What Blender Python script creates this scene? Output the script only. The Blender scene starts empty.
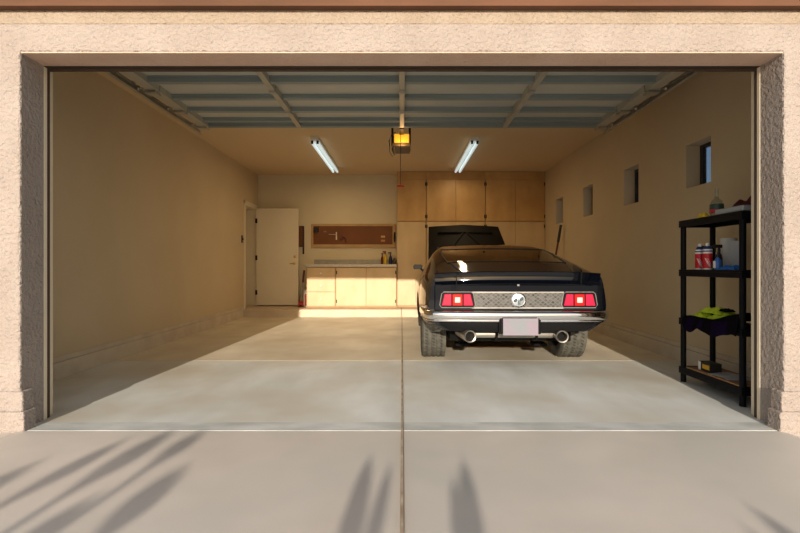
import bpy, bmesh, math, random
from mathutils import Vector, Matrix
random.seed(7)
SC = bpy.context.scene
COL = SC.collection
PI = math.pi
F = 480.0            # focal length in pixels at 800 px
CZ = 1.044           # camera height
CY = -3.065          # camera y (facade plane is y = 0)

# ------------------------------------------------------------------ materials
def mat(name, col, rough=0.6, metal=0.0, col2=None, nscale=4.0, ndetail=4.0, stretch=(1, 1, 1), lo=0.35, hi=0.65,
        bump=None, emis=None, coat=0.0, coat_rough=0.03, spec=None, col3=None, n3scale=0.6):
    m = bpy.data.materials.new(name)
    m.use_nodes = True
    nt = m.node_tree
    b = nt.nodes['Principled BSDF']
    b.inputs['Base Color'].default_value = (*col, 1)
    b.inputs['Roughness'].default_value = rough
    b.inputs['Metallic'].default_value = metal
    b.inputs['Coat Weight'].default_value = coat
    b.inputs['Coat Roughness'].default_value = coat_rough
    if spec is not None:
        b.inputs['Specular IOR Level'].default_value = spec
    if emis:
        b.inputs['Emission Color'].default_value = (*emis[0], 1)
        b.inputs['Emission Strength'].default_value = emis[1]
    geo = nt.nodes.new('ShaderNodeTexCoord')
    def noise(scale, detail, st=(1, 1, 1)):
        mp = nt.nodes.new('ShaderNodeMapping')
        mp.inputs['Scale'].default_value = st
        nt.links.new(geo.outputs['Object'], mp.inputs['Vector'])
        n = nt.nodes.new('ShaderNodeTexNoise')
        n.inputs['Scale'].default_value = scale
        n.inputs['Detail'].default_value = detail
        nt.links.new(mp.outputs['Vector'], n.inputs['Vector'])
        return n
    if col2 is not None:
        n = noise(nscale, ndetail, stretch)
        r = nt.nodes.new('ShaderNodeValToRGB')
        r.color_ramp.elements[0].position = lo
        r.color_ramp.elements[1].position = hi
        r.color_ramp.elements[0].color = (*col, 1)
        r.color_ramp.elements[1].color = (*col2, 1)
        nt.links.new(n.outputs['Fac'], r.inputs['Fac'])
        out = r.outputs['Color']
        if col3 is not None:
            n3 = noise(n3scale, 3.0)
            r3 = nt.nodes.new('ShaderNodeValToRGB')
            r3.color_ramp.elements[0].position = 0.42
            r3.color_ramp.elements[1].position = 0.68
            r3.color_ramp.elements[0].color = (0, 0, 0, 1)
            r3.color_ramp.elements[1].color = (1, 1, 1, 1)
            nt.links.new(n3.outputs['Fac'], r3.inputs['Fac'])
            mx = nt.nodes.new('ShaderNodeMix'); mx.data_type = 'RGBA'
            mx.inputs['B'].default_value = (*col3, 1)
            nt.links.new(r3.outputs['Color'], mx.inputs['Factor'])
            nt.links.new(out, mx.inputs['A'])
            out = mx.outputs['Result']
        nt.links.new(out, b.inputs['Base Color'])
    if bump:
        n = noise(bump[0], 5.0, bump[3] if len(bump) > 3 else (1, 1, 1))
        bp = nt.nodes.new('ShaderNodeBump')
        bp.inputs['Strength'].default_value = bump[1]
        bp.inputs['Distance'].default_value = bump[2] if len(bump) > 2 else 0.02
        nt.links.new(n.outputs['Fac'], bp.inputs['Height'])
        nt.links.new(bp.outputs['Normal'], b.inputs['Normal'])
    return m

M = {}
M['stucco'] = mat('stucco', (.42, .362, .322), .9, col2=(.46, .402, .362), nscale=3, bump=(42, 1.0, .03), spec=.2)
M['stucco_band'] = mat('stucco_band', (.41, .335, .26), .9, col2=(.46, .385, .31), nscale=3, bump=(42, 1.0, .03), spec=.2)
M['fascia'] = mat('fascia', (.125, .06, .03), .8, col2=(.17, .08, .042), nscale=6, stretch=(.3, 1, 1))
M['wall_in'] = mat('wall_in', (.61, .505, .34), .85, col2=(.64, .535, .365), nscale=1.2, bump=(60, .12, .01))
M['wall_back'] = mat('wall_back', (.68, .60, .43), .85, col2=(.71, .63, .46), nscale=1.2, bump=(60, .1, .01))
M['ceiling'] = mat('ceiling', (.66, .53, .35), .9, bump=(60, .12, .01))
M['stem'] = mat('stem', (.66, .59, .47), .8, col2=(.58, .5, .4), nscale=4, bump=(20, .15, .01))
M['slab'] = mat('slab', (.68, .70, .66), .62, col2=(.82, .85, .83), nscale=2.4, ndetail=9, stretch=(1, .35, 1), col3=(.64, .61, .52), n3scale=1.0, bump=(40, .08, .01))
M['slab_deep'] = mat('slab_deep', (.70, .64, .51), .55, col2=(.84, .78, .64), nscale=2, ndetail=9, stretch=(1, .4, 1), col3=(.62, .54, .41), n3scale=1.0, bump=(40, .08, .01))
M['drive'] = mat('drive', (.66, .595, .52), .8, col2=(.74, .675, .60), nscale=1.3, ndetail=10, col3=(.60, .575, .515), n3scale=.8, bump=(90, .12, .004))
M['seam'] = mat('seam', (.34, .24, .14), .95, col2=(.58, .48, .36), nscale=7)
M['joint'] = mat('joint', (.66, .62, .54), .9)
M['threshold'] = mat('threshold', (.50, .52, .49), .7, col2=(.72, .73, .70), nscale=5, ndetail=8, stretch=(.5, 1, 1))
M['step'] = mat('step', (.60, .50, .38), .8, col2=(.66, .56, .43), nscale=3)
M['jamb'] = mat('jamb', (.82, .72, .56), .6)
M['weather'] = mat('weather', (.085, .055, .035), .7)
M['header'] = mat('header', (.06, .04, .028), .7)
M['door_white'] = mat('door_white', (.74, .67, .53), .55, col2=(.77, .70, .56), nscale=2)
M['brass'] = mat('brass', (.7, .48, .18), .3, 1)
M['black_metal'] = mat('black_metal', (.02, .02, .02), .45, .6)
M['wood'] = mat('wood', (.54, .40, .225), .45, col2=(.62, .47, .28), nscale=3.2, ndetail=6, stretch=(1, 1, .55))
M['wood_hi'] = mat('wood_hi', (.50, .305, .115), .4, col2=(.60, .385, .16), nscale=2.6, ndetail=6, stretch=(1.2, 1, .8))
M['wood_edge'] = mat('wood_edge', (.40, .25, .11), .5, col2=(.46, .30, .14), nscale=4)
M['counter'] = mat('counter', (.50, .47, .42), .4, col2=(.56, .53, .47), nscale=20)
M['splash'] = mat('splash', (.34, .33, .30), .35, col2=(.40, .39, .35), nscale=9)
M['peg'] = mat('peg', (.17, .058, .012), .6, col2=(.21, .075, .018), nscale=2)
M['peg_frame'] = mat('peg_frame', (.46, .29, .13), .55, col2=(.52, .34, .17), nscale=5)
M['galv'] = mat('galv', (.42, .40, .34), .4, .55, col2=(.52, .49, .42), nscale=7)
M['gdoor'] = mat('gdoor', (.50, .50, .45), .5, col2=(.56, .56, .50), nscale=3, stretch=(.4, 1, 1))
M['grib'] = mat('grib', (.26, .30, .29), .5, .1, col2=(.31, .35, .34), nscale=3, stretch=(.3, 1, 1))
M['gstile'] = mat('gstile', (.46, .44, .37), .45, .2)
M['rubber'] = mat('rubber', (.02, .02, .02), .8)
M['lens'] = mat('lens', (.9, .5, .08), .4, emis=((1.0, .50, .04), .6))
M['opener'] = mat('opener', (.10, .075, .05), .5)
M['fix'] = mat('fix', (.78, .78, .72), .4)
M['tube'] = mat('tube', (.85, .9, .9), .3, emis=((.74, .93, 1.0), .52))  # weak glow put in for sky reflected by the unlit tubes
M['red_plastic'] = mat('red_plastic', (.50, .02, .02), .35)
# car
M['paint'] = mat('paint', (.002, .003, .006), .05, 0, spec=.62)
M['black_trim'] = mat('black_trim', (.008, .008, .009), .4, spec=.12)
M['gap'] = mat('gap', (.002, .002, .002), .9)
M['valance'] = mat('valance', (.012, .012, .013), .18, spec=.25)
M['chrome'] = mat('chrome', (.86, .86, .87), .07, 1)
M['steel'] = mat('steel', (.52, .49, .45), .32, .9, col2=(.42, .38, .33), nscale=8)
M['alu'] = mat('alu', (.36, .35, .32), .5, .4, col2=(.27, .255, .23), nscale=7)
M['lamp_red'] = mat('lamp_red', (.44, .010, .05), .15, emis=((1.0, .06, .18), .14), spec=.4)
M['lamp_mid'] = mat('lamp_mid', (.46, .008, .012), .15, emis=((1.0, .02, .03), .10), spec=.4)
M['lamp_white'] = mat('lamp_white', (.62, .56, .50), .2)
M['plate'] = mat('plate', (.24, .27, .29), .5, col2=(.31, .24, .30), nscale=5.5, spec=.1)
M['tyre'] = mat('tyre', (.085, .083, .072), .85, spec=.2, col2=(.125, .12, .10), nscale=20, bump=(55, .5, .01, (.4, 1, 1)))
M['tyre_groove'] = mat('tyre_groove', (.03, .028, .025), .9, spec=.1)
M['rim'] = mat('rim', (.25, .24, .23), .3, .9)
M['under'] = mat('under', (.009, .008, .007), .8, spec=.1)
M['hood_under'] = mat('hood_under', (.006, .005, .004), .6, col2=(.011, .009, .007), nscale=4, spec=.1)
M['cabin'] = mat('cabin', (.02, .018, .016), .8)
# shelf and goods
M['resin'] = mat('resin', (.007, .007, .009), .5, spec=.15)
M['towel_lime'] = mat('towel_lime', (.46, .60, .02), .95, col2=(.56, .70, .05), nscale=40, bump=(120, .4, .01))
M['cloth_black'] = mat('cloth_black', (.005, .004, .006), .9, spec=.05)
M['cloth_purple'] = mat('cloth_purple', (.012, .004, .032), .85, col2=(.008, .003, .02), nscale=9, spec=.05)
M['cloth_red'] = mat('cloth_red', (.13, .012, .015), .9, col2=(.05, .006, .008), nscale=30)
M['cloth_yellow'] = mat('cloth_yellow', (.68, .50, .05), .9)
M['cloth_blue'] = mat('cloth_blue', (.02, .12, .42), .9, col2=(.03, .19, .52), nscale=30)
M['grey_board'] = mat('grey_board', (.34, .36, .37), .6)
M['card'] = mat('card', (.40, .23, .10), .85, col2=(.30, .17, .08), nscale=8)
M['card_edge'] = mat('card_edge', (.55, .34, .15), .85)
M['white_plastic'] = mat('white_plastic', (.75, .74, .72), .4)
M['can_red'] = mat('can_red', (.52, .015, .03), .35)
M['can_blue'] = mat('can_blue', (.02, .04, .16), .35)
M['lbl_blue'] = mat('lbl_blue', (.05, .15, .45), .4)
M['dark_plastic'] = mat('dark_plastic', (.012, .012, .016), .35)
M['paper'] = mat('paper', (.74, .73, .70), .95)
M['print'] = mat('print', (.36, .37, .40), .6, col2=(.55, .53, .50), nscale=16)
M['box_black'] = mat('box_black', (.02, .018, .014), .5)
M['box_yellow'] = mat('box_yellow', (.62, .36, .02), .5)
M['green_dark'] = mat('green_dark', (.03, .07, .05), .5)
M['yel_plastic'] = mat('yel_plastic', (.62, .42, .03), .4)
M['blue_plastic'] = mat('blue_plastic', (.006, .012, .06), .35)
M['bronze'] = mat('bronze', (.05, .035, .025), .5)
M['switch'] = mat('switch', (.10, .07, .045), .5)
M['maroon'] = mat('maroon', (.12, .015, .012), .4)
M['street'] = mat('street', (.32, .29, .26), .9, col2=(.38, .34, .30), nscale=.7)
M['leaf'] = mat('leaf', (.10, .16, .06), .6)
M['dust'] = mat('dust', (.30, .25, .20), .95)
M['grille'] = None

def transp(name, gcol, tcol, rough=.02, fac=.25):
    m = bpy.data.materials.new(name); m.use_nodes = True
    nt = m.node_tree
    for n in list(nt.nodes):
        if n.type == 'BSDF_PRINCIPLED': nt.nodes.remove(n)
    out = [n for n in nt.nodes if n.type == 'OUTPUT_MATERIAL'][0]
    t = nt.nodes.new('ShaderNodeBsdfTransparent'); t.inputs['Color'].default_value = (*tcol, 1)
    g = nt.nodes.new('ShaderNodeBsdfGlossy'); g.inputs['Color'].default_value = (*gcol, 1); g.inputs['Roughness'].default_value = rough
    fr = nt.nodes.new('ShaderNodeLayerWeight')
    pw_ = nt.nodes.new('ShaderNodeMath'); pw_.operation = 'POWER'; pw_.inputs[1].default_value = 3.0
    ma = nt.nodes.new('ShaderNodeMath'); ma.operation = 'MULTIPLY_ADD'; ma.inputs[1].default_value = .92; ma.inputs[2].default_value = .05
    mx = nt.nodes.new('ShaderNodeMixShader')
    nt.links.new(fr.outputs['Facing'], pw_.inputs[0]); nt.links.new(pw_.outputs[0], ma.inputs[0])
    nt.links.new(ma.outputs[0], mx.inputs['Fac'])
    nt.links.new(t.outputs[0], mx.inputs[1]); nt.links.new(g.outputs[0], mx.inputs[2])
    nt.links.new(mx.outputs[0], out.inputs['Surface'])
    return m
M['glass'] = transp('glass', (1, 1, 1), (.52, .60, .70))
M['car_glass'] = transp('car_glass', (1, 1, 1), (.28, .31, .29), .02)
M['bottle'] = transp('bottle', (1, 1, 1), (.80, .84, .82), .05)

def honeycomb():
    m = mat('honeycomb', (.4, .4, .36), .5, .3, spec=.2)
    nt = m.node_tree; b = nt.nodes['Principled BSDF']
    tc = nt.nodes.new('ShaderNodeTexCoord')
    mp = nt.nodes.new('ShaderNodeMapping'); mp.inputs['Scale'].default_value = (1, 1, 1.3); mp.inputs['Rotation'].default_value = (0, math.radians(45), 0)
    v = nt.nodes.new('ShaderNodeTexVoronoi'); v.feature = 'DISTANCE_TO_EDGE'; v.inputs['Scale'].default_value = 30
    v.inputs['Randomness'].default_value = .12
    r = nt.nodes.new('ShaderNodeValToRGB')
    r.color_ramp.elements[0].position = .07; r.color_ramp.elements[0].color = (.15, .148, .142, 1)
    r.color_ramp.elements[1].position = .24; r.color_ramp.elements[1].color = (.012, .012, .012, 1)
    nt.links.new(tc.outputs['Object'], mp.inputs['Vector']); nt.links.new(mp.outputs['Vector'], v.inputs['Vector'])
    nt.links.new(v.outputs['Distance'], r.inputs['Fac']); nt.links.new(r.outputs['Color'], b.inputs['Base Color'])
    return m
M['grille'] = honeycomb()

# ------------------------------------------------------------------ mesh helpers
def box(bm, x0, x1, y0, y1, z0, z1):
    v = [bm.verts.new(p) for p in ((x0, y0, z0), (x1, y0, z0), (x1, y1, z0), (x0, y1, z0), (x0, y0, z1), (x1, y0, z1), (x1, y1, z1), (x0, y1, z1))]
    for f in ((0, 3, 2, 1), (4, 5, 6, 7), (0, 1, 5, 4), (1, 2, 6, 5), (2, 3, 7, 6), (3, 0, 4, 7)):
        bm.faces.new([v[i] for i in f])
    return v

def prism(bm, pts, d, close=True):
    """pts: list of 3D points of a polygon; d: extrusion vector"""
    d = Vector(d)
    a = [bm.verts.new(p) for p in pts]; b = [bm.verts.new(Vector(p) + d) for p in pts]
    n = len(pts)
    for i in range(n):
        j = (i + 1) % n
        bm.faces.new((a[i], a[j], b[j], b[i]))
    if close:
        bm.faces.new(a[::-1]); bm.faces.new(b)

def tube(bm, pts, r, seg=10, caps=True):
    pts = [Vector(p) for p in pts]
    rs = r if isinstance(r, (list, tuple)) else [r] * len(pts)
    rings = []
    up = Vector((0, 0, 1))
    for i, p in enumerate(pts):
        d = (pts[min(i + 1, len(pts) - 1)] - pts[max(i - 1, 0)]).normalized()
        ref = up if abs(d.dot(up)) < .95 else Vector((1, 0, 0))
        a = d.cross(ref).normalized(); b = d.cross(a)
        rings.append([bm.verts.new(p + (a * math.cos(2 * PI * k / seg) + b * math.sin(2 * PI * k / seg)) * rs[i]) for k in range(seg)])
    for r0, r1 in zip(rings, rings[1:]):
        for k in range(seg):
            bm.faces.new((r0[k], r0[(k + 1) % seg], r1[(k + 1) % seg], r1[k]))
    if caps:
        bm.faces.new(rings[0][::-1]); bm.faces.new(rings[-1])

def lathe(bm, prof, c=(0, 0, 0), axis='z', seg=20, closed=False, caps=True):
    """prof: (radius, along) pairs"""
    c = Vector(c); rings = []
    for r, t in prof:
        ring = []
        for k in range(seg):
            a = 2 * PI * k / seg
            ca, sa = r * math.cos(a), r * math.sin(a)
            p = {'z': (ca, sa, t), 'x': (t, ca, sa), 'y': (ca, t, sa)}[axis]
            ring.append(bm.verts.new(c + Vector(p)))
        rings.append(ring)
    pairs = list(zip(rings, rings[1:]))
    if closed: pairs.append((rings[-1], rings[0]))
    for r0, r1 in pairs:
        for k in range(seg):
            bm.faces.new((r0[k], r0[(k + 1) % seg], r1[(k + 1) % seg], r1[k]))
    if caps and not closed:
        bm.faces.new(rings[0][::-1]); bm.faces.new(rings[-1])

def mk(name, bm, m, parent=None, smooth=False, bevel=0.0, loc=None, label=None, seg=2):
    bmesh.ops.recalc_face_normals(bm, faces=bm.faces[:])
    me = bpy.data.meshes.new(name); bm.to_mesh(me); bm.free()
    if smooth:
        for p in me.polygons: p.use_smooth = True
    for x in (m if isinstance(m, (list, tuple)) else [m]):
        me.materials.append(x)
    o = bpy.data.objects.new(name, me); COL.objects.link(o)
    if parent is not None: o.parent = parent
    if loc is not None: o.location = loc
    if bevel:
        md = o.modifiers.new('edge', 'BEVEL'); md.width = bevel; md.segments = seg; md.limit_method = 'ANGLE'; md.angle_limit = .6
    if smooth and not bevel:
        try:
            me.set_sharp_from_angle(angle=math.radians(42))
        except Exception: pass
    if label: o['label'] = label
    return o

def thing(name, label, cat, loc=(0, 0, 0), group=None, rotz=0.0):
    o = bpy.data.objects.new(name, None); COL.objects.link(o)
    o.location = loc; o.rotation_euler = (0, 0, rotz)
    o.empty_display_size = .1
    return tag(o, label, cat, group)

def tag(o, label, cat, group=None):
    o['label'] = label; o['category'] = cat
    if group: o['group'] = group
    return o

def struct(name, bm, m, **k):
    o = mk(name, bm, m, **k)
    if o.parent is None: o['kind'] = 'structure'
    return o

def sempty(name, loc=(0, 0, 0)):
    o = bpy.data.objects.new(name, None); COL.objects.link(o); o.location = loc
    o['kind'] = 'structure'
    return o

def dup(root, loc, label=None, group=None, rotz=None):
    r = root.copy(); COL.objects.link(r); r.location = loc
    if rotz is not None: r.rotation_euler = (0, 0, rotz)
    if label: r['label'] = label
    if group: r['group'] = group
    for ch in list(root.children):
        c = ch.copy(); COL.objects.link(c); c.parent = r
        for g in list(ch.children):
            d = g.copy(); COL.objects.link(d); d.parent = c
    return r

def B(*boxes):
    bm = bmesh.new()
    for b in boxes: box(bm, *b)
    return bm

# ------------------------------------------------------------------ setting
XL, XR, YB, ZC = -3.19, 3.05, 7.575, 3.08
W = 2.44; ZO = 2.417            # opening half width, opening top
SL = .044 / 6.535               # garage floor slope

def quad_slab(x0, x1, y0, y1, th=.12, zf=None):
    zf = zf or (lambda y: max(0, y) * SL)
    bm = bmesh.new()
    v = box(bm, x0, x1, y0, y1, -th, 0)
    for p in v:
        p.co.z += zf(p.co.y)
    return bm

# garage floor slabs (joints between them)
g = .006
floor = struct('floor', quad_slab(XL, -.006, .16, 2.19), M['slab'])
struct('floor', quad_slab(.006, XR, .16, 2.19), M['slab'])
struct('floor', quad_slab(XL, -.006, 2.21, 6.7), M['slab_deep'])
struct('floor', quad_slab(.006, XR, 2.21, 6.7), M['slab_deep'])
struct('floor', quad_slab(-W, -.006, .0, .16), M['threshold'])
struct('floor', quad_slab(.006, W, .0, .16), M['threshold'])
struct('trim_1', quad_slab(XL, XR, 2.19, 2.21, zf=lambda y: y * SL - .001), M['joint'])
struct('trim_2', quad_slab(-.006, .006, -9, 6.6, th=.1, zf=lambda y: max(0, y) * SL - .002), M['seam'])
struct('trim_3', quad_slab(-W, W, -.012, 0, zf=lambda y: -.003), M['joint'])
# driveway
struct('driveway', quad_slab(-W, -.007, -9, -.012, zf=lambda y: 0), M['drive'])
bm = bmesh.new()
for (x0, z0), (x1, z1) in (((.007, 0), (2.42, 0)), ((2.42, 0), (2.75, -.10)), ((2.75, -.10), (6, -.13))):
    prism(bm, [(x0, -9, z0), (x1, -9, z1), (x1, -.0125, z1), (x0, -.0125, z0), ], (0, 0, -.1))
struct('driveway', bm, M['drive'])
struct('driveway_apron', quad_slab(-6, -W - .012, -9, 0, zf=lambda y: -.004), M['drive'])
struct('street', B((-40, 40, -60, -9, -.3, -.02)), M['street'])

# front wall with opening
bm = bmesh.new()
out = [(-6, -.25), (-W, -.25), (-W, ZO), (W, ZO), (W, -.25), (6, -.25), (6, 3.2), (-6, 3.2)]
prism(bm, [(x, 0, z) for x, z in out], (0, .215, 0))
struct('wall_front', bm, M['stucco'], bevel=.012)
struct('wall_front_band', B((-6, 6, -.004, .01, 2.595, 3.1)), M['stucco_band'], bevel=.003)
struct('soffit_bounce_sheet', B((-W + .002, W - .002, .006, .206, ZO - .004, ZO + .004)), mat('soffit_bounce', (.66, .47, .36), .9, col2=(.72, .53, .42), nscale=4, bump=(40, .8, .02)))  # lighter tint paints driveway bounce light onto the lintel underside
# column plinths: two stepped bands at each side
for s in (-1, 1):
    x_in = s * (W - .026); x_in2 = s * (W - .044)
    bm = bmesh.new()
    for xi, zt, fy in ((x_in, .25, -.012), (x_in2, .125, -.026)):
        a, b = sorted((xi, s * 6))
        box(bm, a, b, fy, .085, -.25, zt)
    struct('plinth', bm, M['stucco'], bevel=.008)
# eave
struct('fascia', B((-6, 6, -.06, .0, 2.680, 3.05)), M['fascia'])
struct('roof_edge', B((-6, 6, -.14, .3, 3.05, 3.15)), M['fascia'])

# jamb boards and weather seals
for s in (-1, 1):
    def sb(x0, x1, y0, y1, z0, z1):
        a, b = sorted((s * x0, s * x1)); return (a, b, y0, y1, z0, z1)
    struct('jamb_board', B(sb(W - .002, W + .05, .205, .235, 0, ZO)), M['jamb'], bevel=.003)
    struct('weather_seal', B(sb(W - .002, W + .03, .236, .262, 0.004, ZO - .02)), M['weather'], bevel=.004)
    struct('jamb_board', B(sb(W + .035, W + .10, .30, .34, 0.002, 2.52)), M['jamb'], bevel=.003)
struct('header_board', B((-W, W, .205, .26, ZO - .008, ZO + .02)), M['header'])
struct('weather_seal', B((-W, W, .236, .262, ZO - .020, ZO - .0)), M['weather'])
struct('header_board', B((-W - .2, W + .2, .263, .30, ZO - .004, ZO + .5)), M['header'])

# ceiling, side and back walls
struct('ceiling', B((XL - .2, XR + .2, .2, YB + .1, ZC, ZC + .1)), M['ceiling'])
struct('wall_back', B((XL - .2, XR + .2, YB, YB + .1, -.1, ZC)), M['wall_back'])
# left wall with doorway
DY0, DY1, DZ0, DZ1 = 6.69, 7.46, .194, 2.335
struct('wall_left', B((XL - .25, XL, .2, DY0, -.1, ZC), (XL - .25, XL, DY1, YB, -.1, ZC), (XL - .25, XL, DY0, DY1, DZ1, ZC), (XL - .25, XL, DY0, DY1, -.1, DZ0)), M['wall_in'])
struct('wall_hall', B((XL - .5, XL - .25, DY0 - .5, YB + .2, -.1, ZC)), M['wall_back'])
# right wall with four window openings
WIN = [(1.675, 2.09, 1.885, 2.345), (3.125, 3.535, 1.885, 2.375), (4.615, 5.02, 1.885, 2.375), (6.035, 6.455, 1.885, 2.375)]
bm = bmesh.new()
ys = [.2]
for a, b, c, d in WIN: ys += [a, b]
ys.append(YB)
for i in range(len(ys) - 1):
    if i % 2 == 0: box(bm, XR, XR + .22, ys[i], ys[i + 1], -.1, ZC)
    else:
        a, b, c, d = WIN[i // 2]
        box(bm, XR, XR + .22, a, b, -.1, c); box(bm, XR, XR + .22, a, b, d, ZC)
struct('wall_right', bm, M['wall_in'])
for k, (a, b, c, d) in enumerate(WIN):
    w = sempty('window_%d' % (k + 1), (XR + .17, (a + b) / 2, c))
    h, hw = d - c, (b - a) / 2
    bm = B((-.02, .03, -hw, hw, 0, .03), (-.02, .03, -hw, hw, h - .03, h), (-.02, .03, -hw, -hw + .03, .03, h - .03), (-.02, .03, hw - .03, hw, .03, h - .03))
    mk('window_frame', bm, M['bronze'], w)
    mk('pane', B((-.004, .004, -hw + .03, hw - .03, .03, h - .03)), M['glass'], w)
# stem walls
def stem(name, x, s, y1):
    bm = bmesh.new()
    a, b = sorted((x, x + s * .03))
    v = box(bm, a, b, .345, y1, -.05, .155)
    a, b = sorted((x, x + s * .012))
    box(bm, a, b, .345, y1, .155, .205)
    for q in bm.verts: q.co.z += q.co.y * SL
    struct(name, bm, M['stem'], bevel=.006)
stem('baseboard_left', XL, 1, 6.53); stem('baseboard_right', XR, -1, 6.53)
# raised step along the back wall
struct('step', B((XL, -.012, 6.535, YB, -.05, .194), (-.006, XR, 6.535, YB, -.05, .194)), M['step'], bevel=.006)

# side door: frame and open leaf
d1 = sempty('door_1', (XL, DY1 - .02, DZ0))
bm = B((-.24, .012, -.77 - .0, -.735, 0, 2.14), (-.24, .012, -.02, .02, 0, 2.14), (-.24, .012, -.735, -.02, 2.105, 2.14), (-.012, .014, -.83, -.77, 0, 2.2), (-.012, .014, -.83, .08, 2.14, 2.2))
mk('door_frame', bm, M['door_white'], d1, bevel=.004)
leaf = mk('door_leaf', B((.03, .945, -.105, -.06, .022, 2.12)), M['door_white'], d1, bevel=.004)
bm = bmesh.new()
lathe(bm, [(.0, 0), (.028, 0), (.028, -.012), (.012, -.02), (.012, -.05), (0, -.052)], (.86, -.105, .925), 'y', 14, caps=False)
tube(bm, [(.865, -.15, .925), (.82, -.152, .927), (.765, -.148, .922)], [.011, .010, .008], 8)
mk('door_handle', bm, M['brass'], leaf, smooth=True)
bm = bmesh.new()
lathe(bm, [(0, 0), (.03, 0), (.03, -.014), (.018, -.024), (0, -.026)], (.872, -.105, 1.075), 'y', 14, caps=False)
mk('deadbolt', bm, M['brass'], leaf, smooth=True)
for z in (.3, 1.05, 1.85):
    bm = bmesh.new(); tube(bm, [(.022, -.115, z - .05), (.022, -.115, z + .05)], .010, 8)
    box(bm, .022, .055, -.108, -.104, z - .05, z + .05)
    mk('hinge', bm, M['black_metal'], leaf)
# switch
sw = thing('light_switch', 'dark wall switch plate on the side wall just before the doorway', 'switch', (XL, 6.50, 1.60))
mk('switch_plate', B((0, .012, -.045, .045, -.075, .075)), M['switch'], sw, bevel=.004)
mk('toggle', B((.012, .03, -.012, .012, -.018, .02)), M['black_metal'], sw)

# ------------------------------------------------------------------ tall cabinets
CF = 7.175; Z0 = .194
def front_door(name, x0, x1, z0, z1, parent, m, hinge, y=0.0):
    d = mk(name, B((x0 + .004, x1 - .004, y - .02, y, z0 + .004, z1 - .004)), m, parent, bevel=.003)
    for z in (z0 + .10 if z1 - z0 < 1 else z0 + .25, z1 - .10):
        hx = x0 + .012 if hinge < 0 else x1 - .012
        mk('hinge', B((hx - .010, hx + .010, y - .026, y - .018, z - .035, z + .035)), M['black_metal'], d)
    return d
CX = [(-.107, .516), (.516, 1.776), (1.776, XR)]
labs = ['narrow single-door birch plywood cabinet standing beside the counter, reaching the ceiling',
        'double-door birch plywood tall cabinet behind the raised car hood, between two other cabinets',
        'birch plywood tall cabinet in the corner against the windowed wall']
for k, (a, b) in enumerate(CX):
    t = thing('tall_cabinet', labs[k], 'cabinet', (a, CF, Z0), 'ceiling-height birch storage cabinets')
    w = b - a; e = .002
    mk('carcass', B((e, w - e, 0, YB - CF, 0, ZC - Z0 - .002)), M['wood_edge'], t)
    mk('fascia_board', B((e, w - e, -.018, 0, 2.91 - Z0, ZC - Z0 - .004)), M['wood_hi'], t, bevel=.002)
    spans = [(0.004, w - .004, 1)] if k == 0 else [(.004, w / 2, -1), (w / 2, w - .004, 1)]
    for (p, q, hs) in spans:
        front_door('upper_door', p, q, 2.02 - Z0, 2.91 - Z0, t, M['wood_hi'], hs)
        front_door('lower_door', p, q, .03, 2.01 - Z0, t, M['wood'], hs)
# ------------------------------------------------------------------ base cabinets, counter
BF = 7.04; BX0 = -2.005; BX1 = -.112; BT = 1.045
wd = .605
t = thing('base_cabinet', 'birch base cabinet with three stacked drawers at the door end of the counter', 'cabinet', (BX0, BF, Z0), 'birch base cabinets under the counter')
mk('carcass', B((0, wd, 0, YB - BF - .004, 0.001, BT - Z0)), M['wood_edge'], t)
mk('side_panel', B((-.004, .0, 0, YB - BF - .004, 0.001, BT - Z0)), M['wood'], t)
for z0, z1 in ((.60, .835), (.33, .595), (.03, .325)):
    dr = mk('drawer', B((.012, wd - .01, -.02, 0, z0, z1)), M['wood'], t, bevel=.003)
    bm = bmesh.new(); lathe(bm, [(0, 0), (.006, 0), (.006, -.012), (.016, -.018), (.014, -.028), (0, -.03)], (wd / 2, -.02, (z0 + z1) / 2), 'y', 12, caps=False)
    mk('knob', bm, M['white_plastic'], dr, smooth=True)
t = thing('base_cabinet', 'birch base cabinet with two plain doors next to the tall cabinets', 'cabinet', (BX0 + wd + .002, BF, Z0), 'birch base cabinets under the counter')
w2 = BX1 - BX0 - wd - .002
mk('carcass', B((0, w2, 0, YB - BF - .004, 0.001, BT - Z0)), M['wood_edge'], t)
front_door('door', .01, w2 / 2, .03, .835, t, M['wood'], -1)
front_door('door', w2 / 2, w2 - .01, .03, .835, t, M['wood'], 1)
ct = thing('countertop', 'pale grey laminate worktop with a low grey backsplash across the birch base cabinets', 'countertop', (BX0 - .02, BF - .03, BT))
mk('worktop', B((0, BX1 - BX0 + .018, 0, YB - BF + .03, .001, .058)), M['counter'], ct, bevel=.004)
mk('backsplash', B((0.08, BX1 - BX0 + .018, YB - BF + .01, YB - BF + .03, .058, .165)), M['splash'], ct, bevel=.002)
CTZ = BT + .059
# ------------------------------------------------------------------ pegboards
t = thing('pegboard', 'brown pegboard in a light wood frame on the back wall above the counter', 'pegboard', (-2.01, YB - .002, 1.475))
pw, ph = 1.87, .52
mk('board', B((.05, pw - .05, -.014, 0, .06, ph - .05)), M['peg'], t)
bm = B((0, pw, -.03, 0, 0, .07), (0, pw, -.03, 0, ph - .05, ph), (0, .05, -.03, 0, .07, ph - .05), (pw - .07, pw, -.03, 0, .07, ph - .05))
mk('frame', bm, M['peg_frame'], t, bevel=.003)
t = thing('pegboard', 'small dark brown board on the back wall half hidden by the open door', 'pegboard', (-2.62, YB - .002, 1.49))
mk('board', B((.02, .42, -.014, 0, .02, .44)), M['peg'], t)
mk('frame', B((0, .45, -.02, 0, 0, .02), (0, .45, -.02, 0, .44, .46), (0, .02, -.02, 0, .02, .44), (.42, .455, -.022, 0, -.16, .44)), M['bronze'], t)
PY = YB - .017
bm = B((-.045, .045, -.06, 0, -.045, .045)); box(bm, -.05, .05, -.065, .0, .045, .055)
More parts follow.
